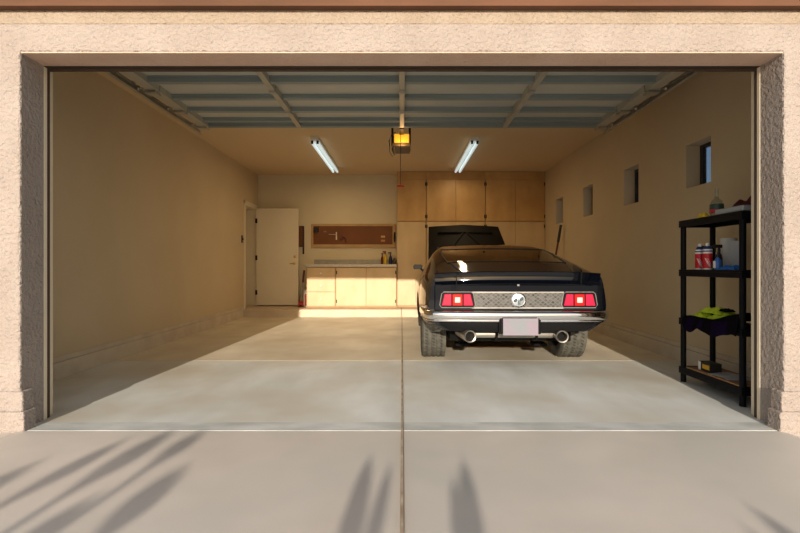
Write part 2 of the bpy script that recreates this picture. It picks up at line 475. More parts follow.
tag(mk('tool_holder', bm, M['dark_plastic'], loc=(-1.89, PY, 1.86), bevel=.004), 'small black square tool holder in the upper corner of the pegboard', 'holder')
for k, x in enumerate((-1.715, -1.68)):
    bm = bmesh.new(); tube(bm, [(0, 0, .01), (0, -.03, .012), (0, -.045, 0), (0, -.05, .02)], .006, 6)
    tag(mk('peg_hook', bm, M['chrome'], loc=(x, PY, 1.82), smooth=True), 'bright metal peg hook near the top of the brown pegboard', 'hook', 'bright pegboard hooks')
bm = bmesh.new(); tube(bm, [(-.17, -.02, .0), (-.01, -.02, -.003)], .006, 8); box(bm, -.012, .012, -.028, -.012, -.12, .05)
tag(mk('square_tool', bm, M['steel'], loc=(-1.45, PY, 1.765)), 'steel try square hanging in the middle of the pegboard', 'tool')
bm = bmesh.new(); box(bm, -.03, .03, -.045, 0, -.03, .03); tube(bm, [(.03, -.02, .02), (.09, -.02, .0), (.10, -.02, -.10)], .012, 8)
tag(mk('pliers', bm, M['maroon'], loc=(-1.34, PY, 1.68), bevel=.004), 'dark red handled tool hanging beside the steel square on the pegboard', 'tool')
for z, c, l in ((1.715, 'box_yellow', 'upper of two small pale packets on the pegboard'), (1.625, 'peg_frame', 'lower of two small tan packets on the pegboard')):
    tag(mk('packet', B((-.045, .045, -.02, 0, -.022, .022)), mat('packet_paper', (.72, .48, .22) if c == 'box_yellow' else (.55, .28, .10), .6), loc=(-.42, PY, z), bevel=.003), l, 'packet')
bm = bmesh.new(); tube(bm, [(0, -.01, .12), (.002, -.03, .09), (0, -.02, 0), (.0, -.02, -.11)], [.008, .02, .022, .012], 8)
tag(mk('hand_brush', bm, M['dark_plastic'], loc=(-.165, YB - .033, 1.70), smooth=True), 'black brush hanging on the frame at the cabinet end of the pegboard', 'brush')

# bottles on the counter
def spray_bottle(name, label, loc, mb, mt, r=.035, h=.16, nozzle=1, group=None):
    t = thing(name, label, 'bottle', loc, group)
    bm = bmesh.new(); lathe(bm, [(r * .92, 0), (r, .01), (r, h * .62), (r * .75, h * .8), (r * .38, h * .92), (r * .36, h)], seg=16)
    mk('bottle_body', bm, mb, t, smooth=True)
    bm = bmesh.new(); lathe(bm, [(r * .42, h), (r * .42, h + .02), (r * .3, h + .03)], seg=12)
    v = box(bm, -.045, .022, -.012, .012, h + .03, h + .058); box(bm, -.033, -.026, -.006, .006, h - .005, h + .03); box(bm, -.058, -.045, -.008, .008, h + .036, h + .052)
    mk('trigger_head', bm, mt, t, bevel=.003)
    return t
spray_bottle('spray_bottle', 'yellow spray bottle with dark red trigger standing on the counter end', (-.36, 7.16, CTZ), M['yel_plastic'], M['maroon'], .04, .22)
spray_bottle('spray_bottle', 'dark blue spray bottle with black trigger standing beside the yellow bottle', (-.245, 7.20, CTZ), M['blue_plastic'], M['dark_plastic'], .036, .20)
bm = bmesh.new(); lathe(bm, [(.03, 0), (.032, .01), (.032, .13), (.014, .17), (.014, .21), (.017, .212), (.017, .24), (0, .241)], seg=14, caps=False)
tag(mk('bottle', bm, M['maroon'], loc=(-.425, 7.27, CTZ), smooth=True), 'dark red bottle standing behind the yellow spray bottle on the counter', 'bottle')
bm = bmesh.new(); lathe(bm, [(.04, 0), (.042, .01), (.042, .08), (.03, .10), (.03, .13), (0, .131)], seg=14, caps=False)
tag(mk('jar', bm, M['switch'], loc=(-.165, 7.23, CTZ), smooth=True), 'short brown jar on the counter tucked against the tall cabinet', 'jar')

# long-handled tool and red things between the door and the base cabinet
t = thing('floor_jack', 'red jack with a long dark upright handle between open door and drawers', 'jack', (-2.14, 7.20, Z0))
bm = bmesh.new()
prism(bm, [(-.05, -.1, .0), (-.05, .14, .0), (-.05, .14, .08), (-.05, .02, .16), (-.05, -.1, .12)], (.018, 0, 0))
prism(bm, [(.035, -.1, .0), (.035, .14, .0), (.035, .14, .08), (.035, .02, .16), (.035, -.1, .12)], (.018, 0, 0))
box(bm, -.05, .05, -.09, -.03, .04, .12)
mk('chassis', bm, M['red_plastic'], t)
for sx in (-.06, .06):
    for y in (-.08, .12):
        bm = bmesh.new(); lathe(bm, [(.028, -.012), (.03, 0), (.028, .012)], (sx, y, .03), 'x', 14)
        mk('wheel', bm, M['steel'], t, smooth=True)
bm = bmesh.new(); tube(bm, [(-.02, -.06, .1), (.03, -.02, .55)], .013, 8)
mk('handle', bm, M['steel'], t, smooth=True)
bm = bmesh.new(); tube(bm, [(.028, -.02, .52), (.05, -.01, .78)], .022, 8)
mk('grip', bm, M['maroon'], t, smooth=True)
bm = bmesh.new(); lathe(bm, [(.04, 0), (.042, .02), (.042, .3), (.03, .34), (.03, .36), (0, .361)], seg=16, caps=False)
t = thing('oil_bottle', 'white bottle with red side standing against the drawer cabinet', 'bottle', (-2.055, 7.13, Z0))
mk('bottle_body', bm, M['white_plastic'], t, smooth=True)
mk('red_label', B((.005, .042, -.046, .03, .03, .28)), M['red_plastic'], t, bevel=.004)

# pole leaning on the right wall
t = thing('broom', 'dark pole with maroon lower handle leaning on the windowed wall beyond the car', 'broom', (2.68, 5.95, .042))
def lean(k): return (k * (2.985 - 2.68), 0, k * 1.79)
bm = bmesh.new(); tube(bm, [lean(.08), lean(.84)], .017, 10); mk('handle', bm, M['maroon'], t, smooth=True)
bm = bmesh.new(); tube(bm, [lean(.82), lean(1.0)], .024, 10); mk('grip', bm, M['dark_plastic'], t, smooth=True)
bm = B((-.02, .05, -.17, .17, .11, .16)); mk('broom_head', bm, M['dark_plastic'], t, bevel=.01)
bm = bmesh.new(); prism(bm, [(-.015, -.16, .11), (.045, -.16, .11), (.06, -.19, 0), (-.03, -.19, 0)], (0, .34, 0)); mk('bristles', bm, M['dust'], t)

# ------------------------------------------------------------------ overhead garage door
DZ = 2.775; DYF = 2.80; DW = 2.45
t = thing('overhead_garage_door', 'grey ribbed sectional garage door rolled up flat under the ceiling', 'garage door', (0, 0, DZ))
for k in range(4):
    y0 = .36 + k * .61
    p = mk('panel', B((-DW, DW, y0 + .004, y0 + .606, .03, .06)), M['gdoor'], t)
for y, dp in ((1.00, .05), (1.415, .042), (1.885, .03), (2.28, .03), (2.65, .028), (2.795, .05)):
    bm = bmesh.new()
    prism(bm, [(-DW + .02, y - .055, .03), (-DW + .02, y - .05, -dp + .02), (-DW + .02, y - .006, -dp + .014), (-DW + .02, y, .03)], (2 * DW - .04, 0, 0))
    box(bm, -DW + .02, DW - .02, y - .07, y - .054, .02, .032)
    mk('rib', bm, M['grib'], t)
for x in (-2.40, -1.25, 0, 1.25, 2.40):
    w_ = .028 if abs(x) < 2 else .055
    for k in range(4):
        y0 = .37 + k * .61
        bm = B((x - w_, x + w_, y0, y0 + .59, -.035, .03))
        mk('stile', bm, M['gstile'], t, bevel=.004)
    for k in (1, 2, 3):
        y0 = .36 + k * .61
        bm = B((x - .03, x + .03, y0 - .05, y0 + .05, -.042, -.036)); tube(bm, [(x - .035, y0, -.046), (x + .035, y0, -.046)], .010, 8)
        mk('hinge', bm, M['galv'], t)
for s in (-1, 1):
    for k in range(5):
        y0 = .40 + k * .59
        bm = bmesh.new(); tube(bm, [(s * 2.40, y0, .0), (s * 2.545, y0, .0)], .008, 6)
        lathe(bm, [(.02, -.012), (.024, 0), (.02, .012)], (s * 2.55, y0, .0), 'x', 14)
        box(bm, min(s * 2.36, s * 2.47), max(s * 2.36, s * 2.47), y0 - .05, y0 + .05, -.06, -.034)
        mk('roller', bm, M['galv'], t)
bm = B((-DW, DW, .345, .364, .02, .07)); mk('bottom_seal', bm, M['rubber'], t)
# tracks
for s, lab in ((-1, 'curved metal door track hung beside the plain windowless wall'), (1, 'curved metal door track hung beside the wall with small windows')):
    t = thing('door_track', lab, 'track', (s * 2.56, 0, 0), 'garage door tracks')
    path = [(.39, .02), (.39, 2.30)] + [(.39 + .46 * (1 - math.cos(a)), 2.32 + .455 * math.sin(a)) for a in [PI / 2 * i / 8 for i in range(1, 9)]] + [(3.10, DZ - .005)]
    bm = bmesh.new()
    prof = [(0, -.028), (s * .03, -.028), (s * .03, .028), (0, .028), (0, .022), (s * .025, .022), (s * .025, -.022), (0, -.022)]
    rings = []
    for i, (y, z) in enumerate(path):
        a = path[max(i - 1, 0)]; b = path[min(i + 1, len(path) - 1)]
        d = Vector((0, b[0] - a[0], b[1] - a[1])).normalized(); n = Vector((0, -d.z, d.y))
        rings.append([bm.verts.new(Vector((u, y, z)) + n * v) for u, v in prof])
    for r0, r1 in zip(rings, rings[1:]):
        for k in range(len(prof)):
            bm.faces.new((r0[k], r0[(k + 1) % 8], r1[(k + 1) % 8], r1[k]))
    bm.faces.new(rings[0]); bm.faces.new(rings[-1][::-1])
    mk('rail', bm, M['galv'], t)
    a, b = sorted((s * .03, s * .075))
    bm = B((a, b, .95, 3.10, DZ + .020, DZ + .024), (s * .031 if s > 0 else s * .035, s * .035 if s > 0 else s * .031, .95, 3.10, DZ - .03, DZ + .022))
    mk('angle_iron', bm, M['galv'], t)
    for y in (1.6, 3.0):
        bm = B((s * .05 - .015, s * .05 + .015, y - .002, y + .002, DZ + .02, ZC)); mk('hanger', bm, M['galv'], t)
    for z in (.4, 1.2, 2.0):
        a, b = sorted((s * .0, s * .06)); bm = B((a, b, .34, .375, z - .03, z + .03)); mk('bracket', bm, M['galv'], t)
# opener
t = thing('garage_door_opener', 'garage door opener with glowing amber lens hanging beyond the raised door', 'door opener', (-.005, 3.30, 2.66))
mk('motor_housing', B((-.11, .11, .06, .40, .02, .15)), M['opener'], t, bevel=.012)
mk('light_lens', B((-.10, .10, -.03, .06, .02, .145)), M['lens'], t, bevel=.012, label='glowing amber light lens')
mk('base_plate', B((-.125, .115, -.045, .40, -.02, .018)), M['opener'], t, bevel=.004)
bm = B((-.02, .02, -3.0, .2, .19, .225)); mk('drive_rail', bm, M['opener'], t)
mk('trolley', B((-.03, .03, -.32, -.06, .12, .19)), M['black_metal'], t, bevel=.004)
for x in (-.125, .11):
    for y in (0.03, .34):
        mk('hanger', B((x - .012, x + .012, y - .012, y + .012, .0, ZC - 2.66)), M['black_metal'], t)
bm = bmesh.new(); tube(bm, [(-.08, .0, .17), (-.13, -.03, .14), (-.165, -.03, .05), (-.155, -.03, -.10), (-.12, -.03, -.155), (-.09, -.03, -.135), (-.095, -.03, -.05), (-.115, -.03, .0), (-.11, -.01, .05)], .0065, 6)
mk('power_cord', bm, M['black_metal'], t, smooth=True)
bm = bmesh.new(); tube(bm, [(-.012, -.16, .13), (-.015, -.16, -.56)], .004, 6); co = mk('release_cord', bm, M['opener'], t)
bm = bmesh.new(); tube(bm, [(-.06, -.16, -.57), (.03, -.16, -.57)], .012, 8); mk('release_handle', bm, M['red_plastic'], co, smooth=True, label='red pull handle')

# fluorescent fixtures
def fluo(loc, label):
    t = thing('fluorescent_light', label, 'ceiling light', loc, 'twin-tube ceiling lights')
    L = 2.38
    bm = bmesh.new(); prism(bm, [(-.06, 0, 0), (.06, 0, 0), (.06, 0, -.035), (.03, 0, -.055), (-.03, 0, -.055), (-.06, 0, -.035)], (0, L, 0))
    mk('housing', bm, M['fix'], t)
    for x in (-.042, .042):
        bm = bmesh.new(); tube(bm, [(x, .05, -.085), (x, L - .05, -.085)], .024, 12); mk('tube', bm, M['tube'], t, smooth=True)
        for y in (.02, L - .05):
            mk('socket', B((x - .016, x + .016, y, y + .03, -.105, -.04)), M['black_metal'] if y < 1 else M['fix'], t)
    mk('end_cap', B((-.062, .062, -.004, .02, -.06, 0)), M['fix'], t)
    mk('end_cap', B((-.062, .062, L - .02, L + .004, -.06, 0)), M['fix'], t)
    return t
f0 = fluo((-1.365, 4.42, ZC - .002), 'twin-tube fluorescent ceiling light on the doorway side of the garage')
dup(f0, (1.14, 4.42, ZC - .002), 'twin-tube fluorescent ceiling light above the black car')

# ------------------------------------------------------------------ black shelf unit and goods
SX0, SX1, SY0, SY1 = 2.515, 2.835, .49, 1.30
def fz(y): return y * SL
t = thing('shelf_unit', 'black plastic four-tier shelf unit standing by the garage opening', 'shelf unit', ((SX0 + SX1) / 2, (SY0 + SY1) / 2, fz(.9)))
hx, hy = (SX1 - SX0) / 2, (SY1 - SY0) / 2
SHZ = [.14, .58, 1.015, 1.455]
for z in SHZ:
    bm = B((-hx, hx, -hy, hy, z - .018, z), (-hx, -hx + .02, -hy, hy, z - .06, z - .018), (hx - .02, hx, -hy, hy, z - .06, z - .018), (-hx + .02, hx - .02, -hy, -hy + .02, z - .06, z - .018), (-hx + .02, hx - .02, hy - .02, hy, z - .06, z - .018))
    mk('shelf', bm, M['resin'], t, bevel=.004)
for sx in (-1, 1):
    for sy in (-1, 1):
        bm = bmesh.new()
        x, y = sx * (hx - .028), sy * (hy - .028)
        zs = [0, .08] + [q for z in SHZ[1:] for q in (z - .06,)]
        segs = [(0, SHZ[0] - .06)] + [(SHZ[i], SHZ[i + 1] - .06) for i in range(3)]
        for a, b in segs: lathe(bm, [(.023, a), (.023, b)], (x, y, 0), 'z', 14)
        mk('leg', bm, M['resin'], t, smooth=True)
ZS = [z + fz(.9) + .001 for z in SHZ]
# --- top shelf
b = thing('glass_bottle', 'clear long-necked bottle standing on the top tier of the shelf', 'bottle', (2.60, .90, ZS[3]))
bm = bmesh.new(); lathe(bm, [(.045, 0), (.05, .008), (.05, .10), (.042, .125), (.018, .15), (.014, .17), (.014, .215), (.017, .216), (.017, .228), (0, .229)], seg=18, caps=False)
mk('bottle_body', bm, M['bottle'], b, smooth=True)
bm = bmesh.new(); lathe(bm, [(.0505, .045), (.051, .05), (.051, .095), (.0505, .10)], seg=18, caps=False); mk('label_band', bm, M['green_dark'], b, smooth=True)
bm = bmesh.new(); lathe(bm, [(.0515, .03), (.052, .035), (.052, .052), (.0515, .055)], seg=18, caps=False); mk('label_band', bm, M['can_red'], b, smooth=True)

def cloth(name, label, m, cx, cy, z, lx, ly, h, cat='cloth', seed=1, top=None, parent=None, rot=0):
    """a lumpy folded cloth lying on z: closed mesh with a wavy top"""
    rnd = random.Random(seed); n, mm = 15, 11
    ph = [rnd.uniform(0, 6.28) for _ in range(6)]
    bm = bmesh.new(); topv, botv = [], []
    for i in range(n):
        rt, rb = [], []
        for j in range(mm):
            u, v = i / (n - 1) * 2 - 1, j / (mm - 1) * 2 - 1
            e = max(0.0, 1 - max(abs(u), abs(v)) ** 4)
            wob = 1 + .08 * math.sin(3 * u + ph[0]) + .08 * math.sin(4 * v + ph[1])
            hh = h * (.25 + .75 * e) * (.75 + .25 * math.sin(5 * u + ph[2] + 2 * v) + .18 * math.sin(9 * v + ph[3] + 3 * u))
            if top: hh += top(u, v)
            x, y = u * lx / 2 * wob, v * ly / 2 * (1 + .06 * math.sin(5 * u + ph[4]))
            rt.append(bm.verts.new((x, y, max(.004, hh)))); rb.append(bm.verts.new((x, y, 0)))
        topv.append(rt); botv.append(rb)
    for i in range(n - 1):
        for j in range(mm - 1):
            bm.faces.new((topv[i][j], topv[i + 1][j], topv[i + 1][j + 1], topv[i][j + 1]))
            bm.faces.new((botv[i][j], botv[i][j + 1], botv[i + 1][j + 1], botv[i + 1][j]))
    for i in range(n - 1):
        bm.faces.new((topv[i][0], botv[i][0], botv[i + 1][0], topv[i + 1][0])); bm.faces.new((topv[i][-1], topv[i + 1][-1], botv[i + 1][-1], botv[i][-1]))
    for j in range(mm - 1):
        bm.faces.new((topv[0][j], topv[0][j + 1], botv[0][j + 1], botv[0][j])); bm.faces.new((topv[-1][j], botv[-1][j], botv[-1][j + 1], topv[-1][j + 1]))
    o = mk(name, bm, m, parent, smooth=True, loc=(cx, cy, z))
    o.rotation_euler = (0, 0, rot)
    if label: tag(o, label, cat)
    return o
cloth('cleaning_cloth', 'yellow cloth crumpled at the front edge of the top shelf tier', M['cloth_yellow'], 2.555, 1.00, ZS[3], .06, .10, .040, seed=3)
t = tag(mk('folded_board', B((2.53, 2.62, .50, .82, ZS[3], ZS[3] + .045)), M['grey_board'], bevel=.01), 'flat grey folded sheet lying on the top shelf tier', 'sheet')
cloth('rag', 'dark red crumpled rag heaped behind the grey sheet on the top shelf tier', M['cloth_red'], 2.735, .665, ZS[3], .17, .33, .13, seed=5)
# --- second shelf
def polish(loc, label):
    t = thing('polish_bottle', label, 'bottle', loc, 'red and blue polish bottles')
    def ring(r0, z0, r1, z1, name, m, cap=False):
        bm = bmesh.new(); lathe(bm, [(r0, z0), (r1, z1)], seg=18, caps=True); return mk(name, bm, m, t, smooth=True)
    ring(.036, 0, .036, .012, 'base_band', M['white_plastic'])
    ring(.037, .012, .037, .135, 'bottle_body', M['can_red'])
    ring(.0365, .135, .0365, .150, 'label_band', M['white_plastic']); ring(.0365, .150, .0365, .160, 'label_band', M['can_blue'])
    ring(.0365, .160, .035, .172, 'label_band', M['white_plastic'])
    ring(.035, .172, .022, .198, 'shoulder', M['can_blue'])
    ring(.016, .198, .015, .222, 'cap', M['white_plastic'])
    # slanted white stripe with a red gap on the front
    bm = bmesh.new()
    for k in range(2):
        n = 6; pv = []
        for i in range(n + 1):
            f = i / n; a = PI + 1.45 - .95 * f + (.42 if k else 0); z = .016 + .075 * f
            w = .22 if k == 0 else .07
            pv.append((bm.verts.new((.0378 * math.cos(a + w), .0378 * math.sin(a + w), z)), bm.verts.new((.0378 * math.cos(a - w), .0378 * math.sin(a - w), z + .006))))
        for p, q in zip(pv, pv[1:]): bm.faces.new((p[0], q[0], q[1], p[1]))
    mk('stripe', bm, M['white_plastic'], t)
    return t
p0 = polish((2.585, 1.10, ZS[2]), 'red and blue bottle with white cap, farther from the garage opening of the pair')
dup(p0, (2.572, .975, ZS[2]), 'red and blue bottle with white cap, between its twin and the small blue bottle', rotz=.12)
t = thing('small_bottle', 'small blue and white bottle with dark pump standing on the second shelf', 'bottle', (2.572, .845, ZS[2]))
bm = bmesh.new(); lathe(bm, [(.026, 0), (.027, .006), (.027, .075), (.014, .09), (.012, .10)], seg=16); mk('bottle_body', bm, M['lbl_blue'], t, smooth=True)
mk('white_label', B((-.030, -.02, -.012, .014, .012, .07)), M['white_plastic'], t)
bm = bmesh.new(); lathe(bm, [(.014, .10), (.013, .125), (.005, .127), (.005, .145)], seg=12); mk('cap', bm, M['dark_plastic'], t, smooth=True)
spray_bottle('spray_bottle', 'slim black spray bottle standing between paper towel and blue bottle', (2.635, .925, ZS[2]), M['dark_plastic'], M['dark_plastic'], .027, .15)
spray_bottle('spray_bottle', 'black spray bottle half hidden behind the red and blue bottles', (2.675, 1.165, ZS[2]), M['dark_plastic'], M['dark_plastic'], .025, .15)
t = thing('paper_towel_roll', 'white paper towel roll standing upright on the second shelf', 'paper towel', (2.765, 1.0, ZS[2]))
bm = bmesh.new(); lathe(bm, [(.022, .001), (.062, .0), (.062, .265), (.022, .265)], seg=24, caps=False); mk('roll', bm, M['paper'], t, smooth=True)
bm = bmesh.new(); lathe(bm, [(.022, 0), (.022, .266), (.019, .266), (.019, 0)], seg=18, closed=True); mk('core', bm, M['card'], t, smooth=True)
bm = bmesh.new(); pr = [(.062 * math.cos(-1.9 - .0), .062 * math.sin(-1.9)), (.02, -.085), (.035, -.115)]
for (x0, y0), (x1, y1) in zip(pr, pr[1:]): prism(bm, [(x0, y0, .002), (x1, y1, .002), (x1, y1, .24), (x0, y0, .24)], (.001, .001, 0))
mk('loose_sheet', bm, M['paper'], t)
cloth('blue_rag', 'bright blue crumpled cloth on the second shelf in front of paper towels', M['cloth_blue'], 2.575, .70, ZS[2], .10, .22, .034, seed=8)
bm = bmesh.new(); tube(bm, [(0, 0, 0), (-.03, -.01, -.03), (-.035, -.01, -.13), (-.01, -.01, -.17), (.02, -.01, -.13), (.02, -.01, -.03), (.0, 0, 0)], .008, 8)
tag(mk('hanging_strap', bm, M['dark_plastic'], loc=(2.63, .474, ZS[3] - .07), smooth=True), 'black strap loop hanging off the end of the shelf unit', 'strap')
# --- third shelf
bmz = ZS[1]
for k, (cx, cy, lx, ly, h, z, lab) in enumerate(((2.60, 1.10, .14, .19, .06, 0.004, 'lime green towel folded at the bottom of the towel stack'),
                                  (2.65, .88, .16, .22, .065, 0.004, 'lime green towel folded under the dark cloth edge'),
                                  (2.655, .97, .14, .27, .05, .068, 'lime green towel folded on top of the towel stack'))):
    cloth('folded_towel', lab, M['towel_lime'], cx, cy, bmz + z, lx, ly, h, 'towel', seed=11 + k)['group'] = 'lime green towels'
cloth('glove', 'small black folded cloth lying on top of the lime green towels', M['cloth_black'], 2.64, .83, bmz + .095, .08, .09, .025, seed=21)
# draped black and purple cloth: rises over the shelf then hangs down over the front edge
bm = bmesh.new(); n = 30; rows = []
for i in range(n + 1):
    v = i / n; y = 1.22 - v * .70
    hgt = .02 + .012 * math.sin(9 * v) + (max(0, (v - .35) / .65)) ** 1.2 * .085
    drop = .045 + .05 * abs(math.sin(v * PI * 2.2 + .4)) ** 3 + .03 * math.sin(v * 3.1) + .012 * math.sin(v * 17)
    pts = [(2.80, hgt * .5), (2.70, hgt * .9 if v > .4 else .012), (2.60, hgt if v > .3 else .02), (2.53, hgt * .85 + .004), (2.507, hgt * .35), (2.500, -drop * .5), (2.496 - .006 * math.sin(v * 21), -drop)]
    rows.append([bm.verts.new((x, y, bmz + .004 + z)) for x, z in pts])
for i in range(n):
    for j in range(6):
        f = bm.faces.new((rows[i][j], rows[i][j + 1], rows[i + 1][j + 1], rows[i + 1][j]))
        f.material_index = 1 if (3 <= j <= 5 and (2 <= i <= 11 and (i + j) % 7 < 4 or 17 <= i <= 24 and j >= 4)) else 0
bmesh.ops.remove_doubles(bm, verts=bm.verts[:], dist=1e-5)
o = mk('draped_cloth', bm, [M['cloth_black'], M['cloth_purple']], smooth=True)
md = o.modifiers.new('thick', 'SOLIDIFY'); md.thickness = .004
tag(o, 'black and purple cloth draped over the front of the third shelf tier', 'cloth')
# --- bottom shelf
t = tag(mk('cardboard_sheet', B((2.525, 2.80, .52, 1.20, ZS[0], ZS[0] + .012)), [M['card']], bevel=.002), 'brown cardboard sheet covering the lowest tier of the shelf unit', 'cardboard')
t = thing('product_box', 'black box with yellow panel and white end on the lowest shelf tier', 'box', (2.615, 1.01, ZS[0] + .013))
mk('carton', B((-.05, .05, -.075, .075, 0, .075)), M['box_black'], t, bevel=.002)
mk('label_panel', B((-.053, -.05, -.07, .02, .02, .058)), M['box_yellow'], t)
mk('end_flap', B((-.052, .05, .075, .078, 0.002, .074), (-.053, -.05, .045, .077, .002, .072)), M['white_plastic'], t)
for k, (y, r, lab) in enumerate(((.86, .25, 'printed grey leaflet lying on the cardboard beside the black box'), (.72, -.2, 'printed grey leaflet on the cardboard nearer the garage opening'))):
    bm = B((-.10, .10, -.075, .075, 0, .004)); o = mk('leaflet', bm, M['print'], loc=(2.645, y, ZS[0] + .0135 + .0045 * k)); o.rotation_euler = (0, 0, r)
    tag(o, lab, 'leaflet', 'leaflets on the lowest tier')

# ------------------------------------------------------------------ car
CARX, CARY, CARZ, YAW = 1.112, 1.535, .013, -.012
car = thing('muscle_car', 'black fastback muscle car with raised hood parked facing the cabinets', 'car', (CARX, CARY, CARZ), rotz=YAW)
# half sections: y, then nine (x, z) points from underside to centreline of the top
SEC = [
 (.03, [(.60, .41), (.70, .42), (.815, .50), (.852, .66), (.825, .86), (.79, .945), (.68, .966), (.35, .977), (0, .982)]),
 (.22, [(.62, .40), (.76, .40), (.865, .50), (.89, .66), (.865, .88), (.805, .965), (.70, 1.002), (.40, 1.016), (0, 1.022)]),
 (.50, [(.65, .34), (.80, .34), (.895, .48), (.92, .66), (.895, .89), (.825, .99), (.73, 1.052), (.45, 1.074), (0, 1.080)]),
 (.95, [(.66, .28), (.83, .28), (.91, .46), (.94, .66), (.91, .89), (.84, 1.02), (.735, 1.132), (.50, 1.158), (0, 1.165)]),
 (1.40, [(.66, .24), (.85, .24), (.92, .44), (.945, .66), (.92, .88), (.845, 1.03), (.715, 1.215), (.52, 1.24), (0, 1.25)]),
 (1.80, [(.66, .22), (.85, .22), (.92, .44), (.945, .66), (.92, .88), (.845, 1.00), (.665, 1.27), (.50, 1.305), (0, 1.318)]),
 (2.20, [(.66, .22), (.85, .22), (.92, .44), (.945, .66), (.92, .88), (.845, .96), (.615, 1.295), (.46, 1.335), (0, 1.350)]),
 (2.60, [(.66, .22), (.85, .22), (.92, .44), (.945, .66), (.92, .88), (.84, .95), (.585, 1.29), (.44, 1.325), (0, 1.345)]),
 (2.90, [(.66, .22), (.85, .22), (.92, .44), (.94, .66), (.915, .88), (.835, .945), (.575, 1.265), (.43, 1.30), (0, 1.315)]),
 (3.32, [(.66, .23), (.84, .23), (.91, .44), (.935, .66), (.91, .87), (.82, .94), (.70, .965), (.45, .985), (0, .995)]),
 (3.80, [(.64, .25), (.82, .25), (.90, .44), (.925, .65), (.895, .86), (.81, .925), (.66, .935), (.40, .94), (0, .945)]),
 (4.40, [(.58, .28), (.74, .28), (.84, .44), (.87, .63), (.85, .82), (.77, .875), (.62, .88), (.35, .885), (0, .89)]),
 (4.78, [(.50, .32), (.62, .32), (.74, .46), (.78, .62), (.76, .76), (.70, .80), (.55, .81), (.30, .815), (0, .82)]),
]
RA, FA, TR = .98, 3.75, .345
def sect(y):
    k = 0
    while k < len(SEC) - 2 and y > SEC[k + 1][0]: k += 1
    y0, a = SEC[k]; y1, b = SEC[k + 1]
    t = min(1, max(0, (y - y0) / (y1 - y0)))
    p = SEC[max(k - 1, 0)]; q = SEC[min(k + 2, len(SEC) - 1)]
    out = []
    for i in range(9):
        c = []
        for d in range(2):
            h = y1 - y0
            if 2.85 <= y0 + 1e-6 and y0 < 3.31 or y1 > 3.3 and y1 < 3.4:
                c.append(a[i][d] * (1 - t) + b[i][d] * t); continue
            m0 = (b[i][d] - p[1][i][d]) / (y1 - p[0]) * h if k > 0 else b[i][d] - a[i][d]
            m1 = (q[1][i][d] - a[i][d]) / (q[0] - y0) * h if q[0] > y1 and not (2.5 < y0 < 2.9) else b[i][d] - a[i][d]
            c.append((2*t**3-3*t**2+1)*a[i][d] + (t**3-2*t**2+t)*m0 + (-2*t**3+3*t**2)*b[i][d] + (t**3-t**2)*m1)
        out.append(c)
    for ya in (RA, FA):
        R = .395
        if abs(y - ya) < R:
            za = TR + math.sqrt(R * R - (y - ya) ** 2)
            for i, e in ((0, 0), (1, 0), (2, .012), (3, .035)):
                lift = za + e
                if out[i][1] < lift:
                    out[i][1] = lift
            if out[1][0] < .9 and za > .3:
                f = min(1, (za - .3) / .25)
                out[1][0] = out[1][0] * (1 - f) + (out[3][0] - .008) * f
                out[2][0] = out[2][0] * (1 - f) + (out[3][0] - .002) * f
    return out
def S(y, u):
    """surface point, u in 0..8 along the half section (positive x side)"""
    s = sect(y); k = min(7, int(u)); t = u - k
    p0 = s[max(k - 1, 0)]; p1 = s[k]; p2 = s[k + 1]
    p3 = s[k + 2] if k + 2 <= 8 else [-s[7][0], s[7][1]]
    if k < 2 or k == 5 and False:
        return (p1[0] * (1 - t) + p2[0] * t, p1[1] * (1 - t) + p2[1] * t)
    r = []
    for d in range(2):
        m0 = (p2[d] - p0[d]) * .42; m1 = (p3[d] - p1[d]) * .42
        r.append((2*t**3-3*t**2+1)*p1[d] + (t**3-2*t**2+t)*m0 + (-2*t**3+3*t**2)*p2[d] + (t**3-t**2)*m1)
    return r
US = [0, .5, 1, 1.5, 2, 2.25, 2.5, 2.75, 3, 3.25, 3.5, 3.75, 4, 4.2, 4.4, 4.6, 4.8, 5, 5.25, 5.5, 5.75, 6, 6.2, 6.4, 6.6, 6.8, 7, 7.33, 7.66, 8]
ysn = sorted(set([.03, .08, .14, .22, .3, .4, .5, .56] + [RA + .395 * math.cos(PI * i / 16) for i in range(17)] + [FA + .395 * math.cos(PI * i / 16) for i in range(17)]
      + [1.5, 1.6, 1.7, 1.8, 1.9, 2.0, 2.1, 2.2, 2.35, 2.5, 2.6, 2.75, 2.9, 3.0, 3.1, 3.2, 3.32, 4.2, 4.4, 4.55, 4.68, 4.78]))
bm = bmesh.new(); rings = []
for y in ysn:
    L = [S(y, u) for u in US]
    ring = [bm.verts.new((-x, y, z)) for x, z in L] + [bm.verts.new((x, y, z)) for x, z in L[-2::-1]]
    rings.append(ring)
WELL = []
for a, b in zip(rings, rings[1:]):
    for k in range(len(a) - 1):
        ym = (a[k].co.y + b[k].co.y) / 2
        uk = US[k] if k < len(US) - 1 else US[len(a) - 2 - k]
        # leave the hood area, side glass, rear glass and windscreen open
        hood = 3.38 < ym < 4.7 and 6.0 <= uk
        side = 1.72 < ym < 3.15 and 5.2 <= uk < 5.99 and ym < 2.95
        rear = .54 < ym < 1.42 and uk >= 6.6
        wind = 2.92 < ym < 3.3 and uk >= 6.0
        if hood or side or rear or wind: continue
        bm.faces.new((a[k], b[k], b[k + 1], a[k + 1]))
bm.faces.new(rings[0]); bm.faces.new(rings[-1][::-1])
body = mk('body', bm, M['paint'], car, smooth=True)
md = body.modifiers.new('skin', 'SOLIDIFY'); md.thickness = .006; md.offset = -1

